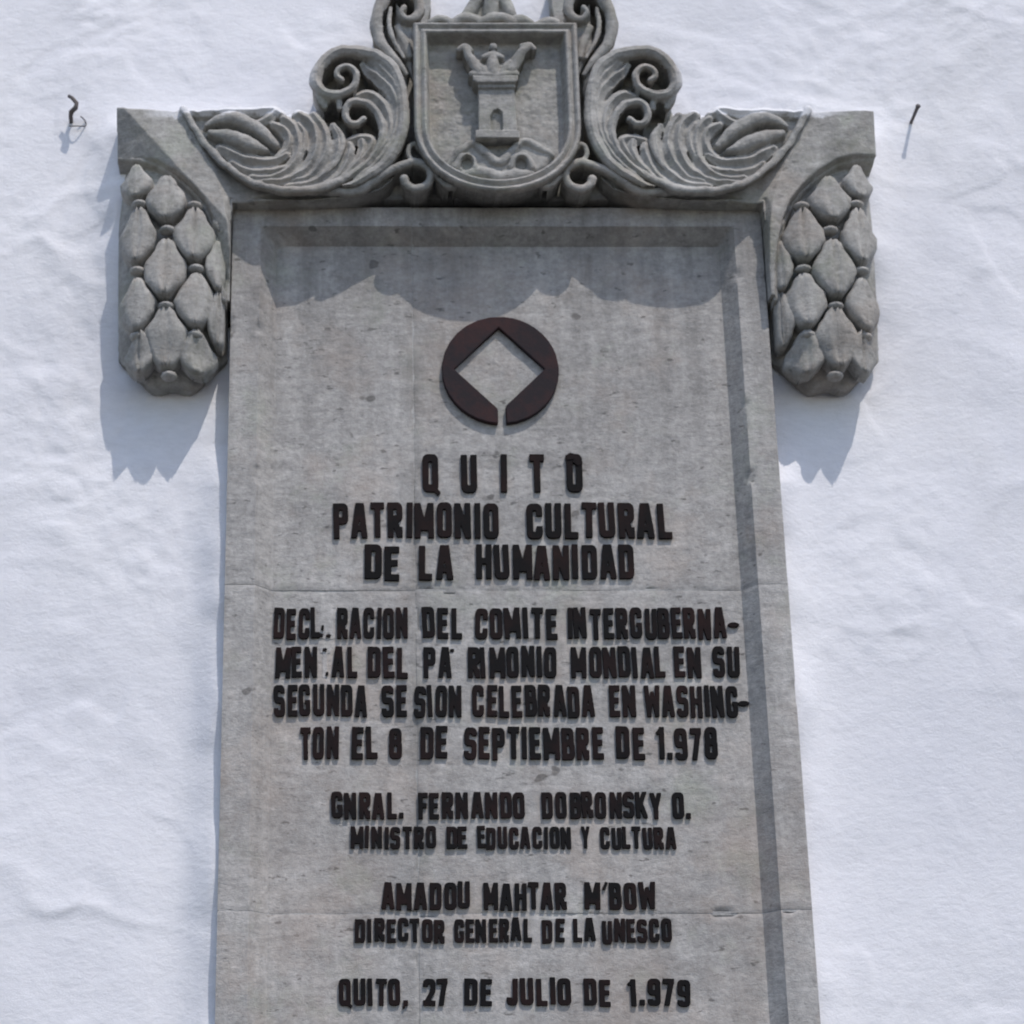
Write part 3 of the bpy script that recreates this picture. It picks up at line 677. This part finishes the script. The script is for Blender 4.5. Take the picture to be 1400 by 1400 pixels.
# upper scroll beside the top of the shield (runs on above the picture)
f = Field((-.30, -.12, .33, .70))
f.poly([(541, 0), (566, 30), (566, 110), (556, 90), (540, 70)], .118, .12, .01)
S = [
 [(556, 100, 4, .130), (540, 78, 6, .136), (524, 60, 8, .140), (516, 40, 9, .143), (516, 18, 9, .145), (524, -4, 9, .146), (540, -18, 8, .147), (558, -16, 8, .147), (570, -4, 7, .146), (573, 10, 7, .144), (566, 21, 6, .142), (555, 23, 5.5, .141), (548, 16, 5, .142), (552, 9, 5, .143)],
 [(534, 10, 3, .136), (533, 32, 4, .138), (538, 52, 4, .138), (552, 78, 3, .136)],
 [(545, 36, 6, .126), (553, 52, 7, .128), (560, 75, 6, .130)],
]
for s_ in S: f.strand(s_, 1.0)
f.blur(1); build2(f, 'upper_scroll', base=.045, seed=27, under=5)

# finial over the shield
f = Field((-.15, .15, .44, .66))
S = [
 [(590, 28, 5, .135), (604, 24, 6, .137), (616, 28, 5, .136)], [(618, 29, 6, .140), (636, 22, 8, .144), (656, 25, 7, .145)],
 [(655, 27, 7, .145), (680, 20, 8, .148), (702, 26, 7, .145)], [(697, 29, 6, .143), (712, 22, 7, .144), (728, 29, 5, .140)], [(735, 30, 5, .137), (752, 25, 6, .137), (766, 29, 5, .136)],
 [(640, 18, 8, .138), (648, 4, 9, .142), (656, -12, 9, .143), (670, -24, 10, .144)], [(700, 18, 8, .138), (694, 4, 9, .142), (686, -12, 9, .143), (676, -24, 9, .144)],
 [(670, 14, 11, .142), (672, -6, 11, .146), (674, -30, 9, .146)],
]
for s_ in S: f.strand(s_, .9)
f.poly([(632, 30), (644, 4), (660, -22), (690, -22), (700, 6), (712, 30)], .125, .13)
f.blur(1); pl_parent(f.build('finial', M_CARVED, ped, base=.05, seed=31))

# shield
def sh_out():
    hw, top, mid, bot = .1865, .470, .205, .036; P = [(-hw, top), (-hw, mid)]
    for i in range(1, 24):
        a_ = math.pi*i/24; P.append((-hw*math.cos(a_), mid-(mid-bot)*math.sin(a_)**.92))
    return P+[(hw, mid), (hw, top)]
SO = sh_out()
f = Field((-.195, .195, .03, .48))
sd_ = poly_sd(f.X, f.Z, SO)
prof = np.interp(sd_, [-1, 0, .002, .007, .012, .015, .018, .025, .030, .037, 1], [.14, .148, .160, .164, .160, .153, .157, .164, .160, .122, .122])
f.H = np.where(sd_ > 0, prof+.0012*fbm(f.X, f.Z, .014, 90, 3)*(sd_ > .037), -1)
f.blur(1)
shield = pl_parent(f.build('shield', M_CARVED, ped, base=.045, seed=35, rough=.0007, under=14))
f = Field((-.09, .09, .12, .45), .0013)
f.poly([(654, 120), (704, 120), (707, 176), (709, 187), (651, 187), (654, 176)], .156, .156, .003)
f.poly([(650, 177), (710, 177), (711, 188), (650, 188)], .160, .160, .002)
f.poly([(646, 102), (709, 102), (709, 109), (704, 113), (652, 113), (646, 109)], .170, .170, .004)
f.poly([(653, 113), (705, 113), (705, 120), (653, 120)], .163, .163, .003)
f.poly([(646, 88), (705, 88), (700, 103), (652, 103)], .158, .158, .004)
dr = poly_sd(f.X, f.Z, pp([(671, 177), (671, 158), (675, 151), (681, 149), (686, 153), (687, 160), (687, 177)], .156))
f.H = np.where(dr > 0, .144, f.H)
f.blur(1); tower = pl_parent(f.build('tower', M_CARVED, shield, base=.11, seed=40, rough=.0006))
f = Field((-.10, .10, .30, .47), .0013)
S = [[(636, 62, 4, .166), (640, 74, 5, .168), (648, 85, 6, .168), (655, 95, 6, .168)], [(628, 66, 3.5, .162), (636, 62, 4, .166), (644, 68, 3, .164)],
     [(724, 60, 4.5, .168), (714, 68, 6, .170), (708, 80, 6, .169), (700, 94, 6, .168)], [(730, 66, 3.5, .162), (724, 60, 4, .166), (714, 62, 4, .165)],
     [(674, 61, 4.5, .170), (674, 62, 4.5, .170)], [(674, 70, 4, .167), (674, 84, 6.5, .170), (675, 98, 7, .170)], [(662, 76, 3, .165), (674, 72, 5, .168), (686, 76, 3, .165)],
     [(652, 84, 4, .165), (660, 92, 4.5, .167), (664, 100, 4, .167)], [(698, 84, 4, .165), (690, 92, 4.5, .167), (686, 100, 4, .167)],
     [(646, 99, 4, .166), (676, 102, 4.5, .170), (706, 99, 4, .166)]]
for s_ in S: f.strand(s_, 1, 1.25)
f.poly([(636, 74), (646, 68), (652, 78), (662, 84), (674, 78), (688, 84), (698, 78), (706, 68), (722, 70), (706, 101), (646, 101)], .148, .150, .006)
f.blur(1); pl_parent(f.build('crown', M_CARVED, shield, base=.11, seed=44, rough=.0005))
f = Field((-.16, .16, .06, .21), .0014)
f.poly([(606, 224), (622, 208), (645, 190), (662, 202), (681, 214), (700, 201), (714, 188), (740, 195), (760, 208), (748, 228), (722, 243), (680, 249), (636, 242)], .132, .135, .012)
S = [[(612, 224, 3, .134), (628, 206, 6, .140), (646, 193, 5, .142), (664, 205, 6, .144), (682, 218, 7, .144), (700, 205, 6, .144), (716, 191, 5, .142), (738, 200, 6, .140), (756, 212, 3, .134)],
     [(624, 226, 5, .138), (634, 211, 4, .143), (646, 214, 4, .143), (650, 226, 5, .142)], [(698, 226, 5, .140), (706, 211, 4, .143), (720, 214, 5, .143), (728, 228, 4, .140)],
     [(634, 236, 5, .138), (658, 232, 8, .140), (684, 238, 9, .141), (708, 236, 8, .140), (728, 236, 4, .137)]]
for s_ in S: f.strand(s_, .9)
for cxp, cyp in ((639, 221), (713, 222)):
    u, v = at(cxp, cyp, .14); q = np.hypot((f.X-u)/.013, (f.Z-v)/.016); f.H = np.where((q < 1) & (f.H > 0), .120, f.H)
f.blur(1); pl_parent(f.build('mountain', M_CARVED, shield, base=.11, seed=48, rough=.001))

# ------------------------------------------------------------------ iron left in the wall
def tube(pts, rad, n=7):
    P = [Vector(p_) for p_ in pts]; V, F = [], []
    for i, p_ in enumerate(P):
        d_ = (P[min(i+1, len(P)-1)]-P[max(i-1, 0)]).normalized(); a_ = d_.orthogonal().normalized(); b_ = d_.cross(a_)
        if i and a_.dot(pa) < 0: a_ = -a_; b_ = -b_
        if i: a_ = (pa-d_*pa.dot(d_)).normalized(); b_ = d_.cross(a_)
        pa = a_; r_ = rad[i] if isinstance(rad, (list, tuple)) else rad
        for k_ in range(n): V.append(p_+(a_*math.cos(2*math.pi*k_/n)+b_*math.sin(2*math.pi*k_/n))*r_)
    for i in range(len(P)-1):
        for k_ in range(n): F.append((i*n+k_, i*n+(k_+1) % n, (i+1)*n+(k_+1) % n, (i+1)*n+k_))
    F += [tuple(range(n))[::-1], tuple((len(P)-1)*n+k_ for k_ in range(n))]
    return V, F
u, v = at(1246, 167, .0)
V, F = tube([(u, WALL+.01, v), (u+.001, WALL-.02, v+.004), (u+.003, WALL-.045, v+.010), (u+.004, WALL-.053, v+.012)], [.0038, .0038, .0042, .0060])
nail = mesh_obj('nail', V, F, M_IRON); nail['label'] = 'rusty straight nail sticking out of the white wall beside the right bracket'; nail['category'] = 'nail'
u, v = at(97, 168, .0)
V, F = tube([(u, WALL+.01, v), (u+.002, WALL-.02, v+.004), (u+.006, WALL-.040, v+.006), (u+.016, WALL-.046, v+.012), (u+.018, WALL-.046, v+.024), (u+.006, WALL-.044, v+.040), (u-.002, WALL-.042, v+.046)], [.005, .005, .006, .006, .005, .0045, .004])
hook = thing('bent_hook', 'rusty bent hook with a loose wire in the white wall left of the left bracket', 'hook', loc=(u, WALL, v)); bpy.context.view_layer.update()
pl_parent(mesh_obj('shank', V, F, M_IRON, hook))
wp = [(u+.004+.020*math.sin(a_)+.012, WALL-.012-.008*math.cos(a_*2), v-.006+.014*math.cos(a_)) for a_ in np.linspace(.4, 4.2, 14)]
V, F = tube(wp, .0016, 6); pl_parent(mesh_obj('wire', V, F, M_IRON, hook))
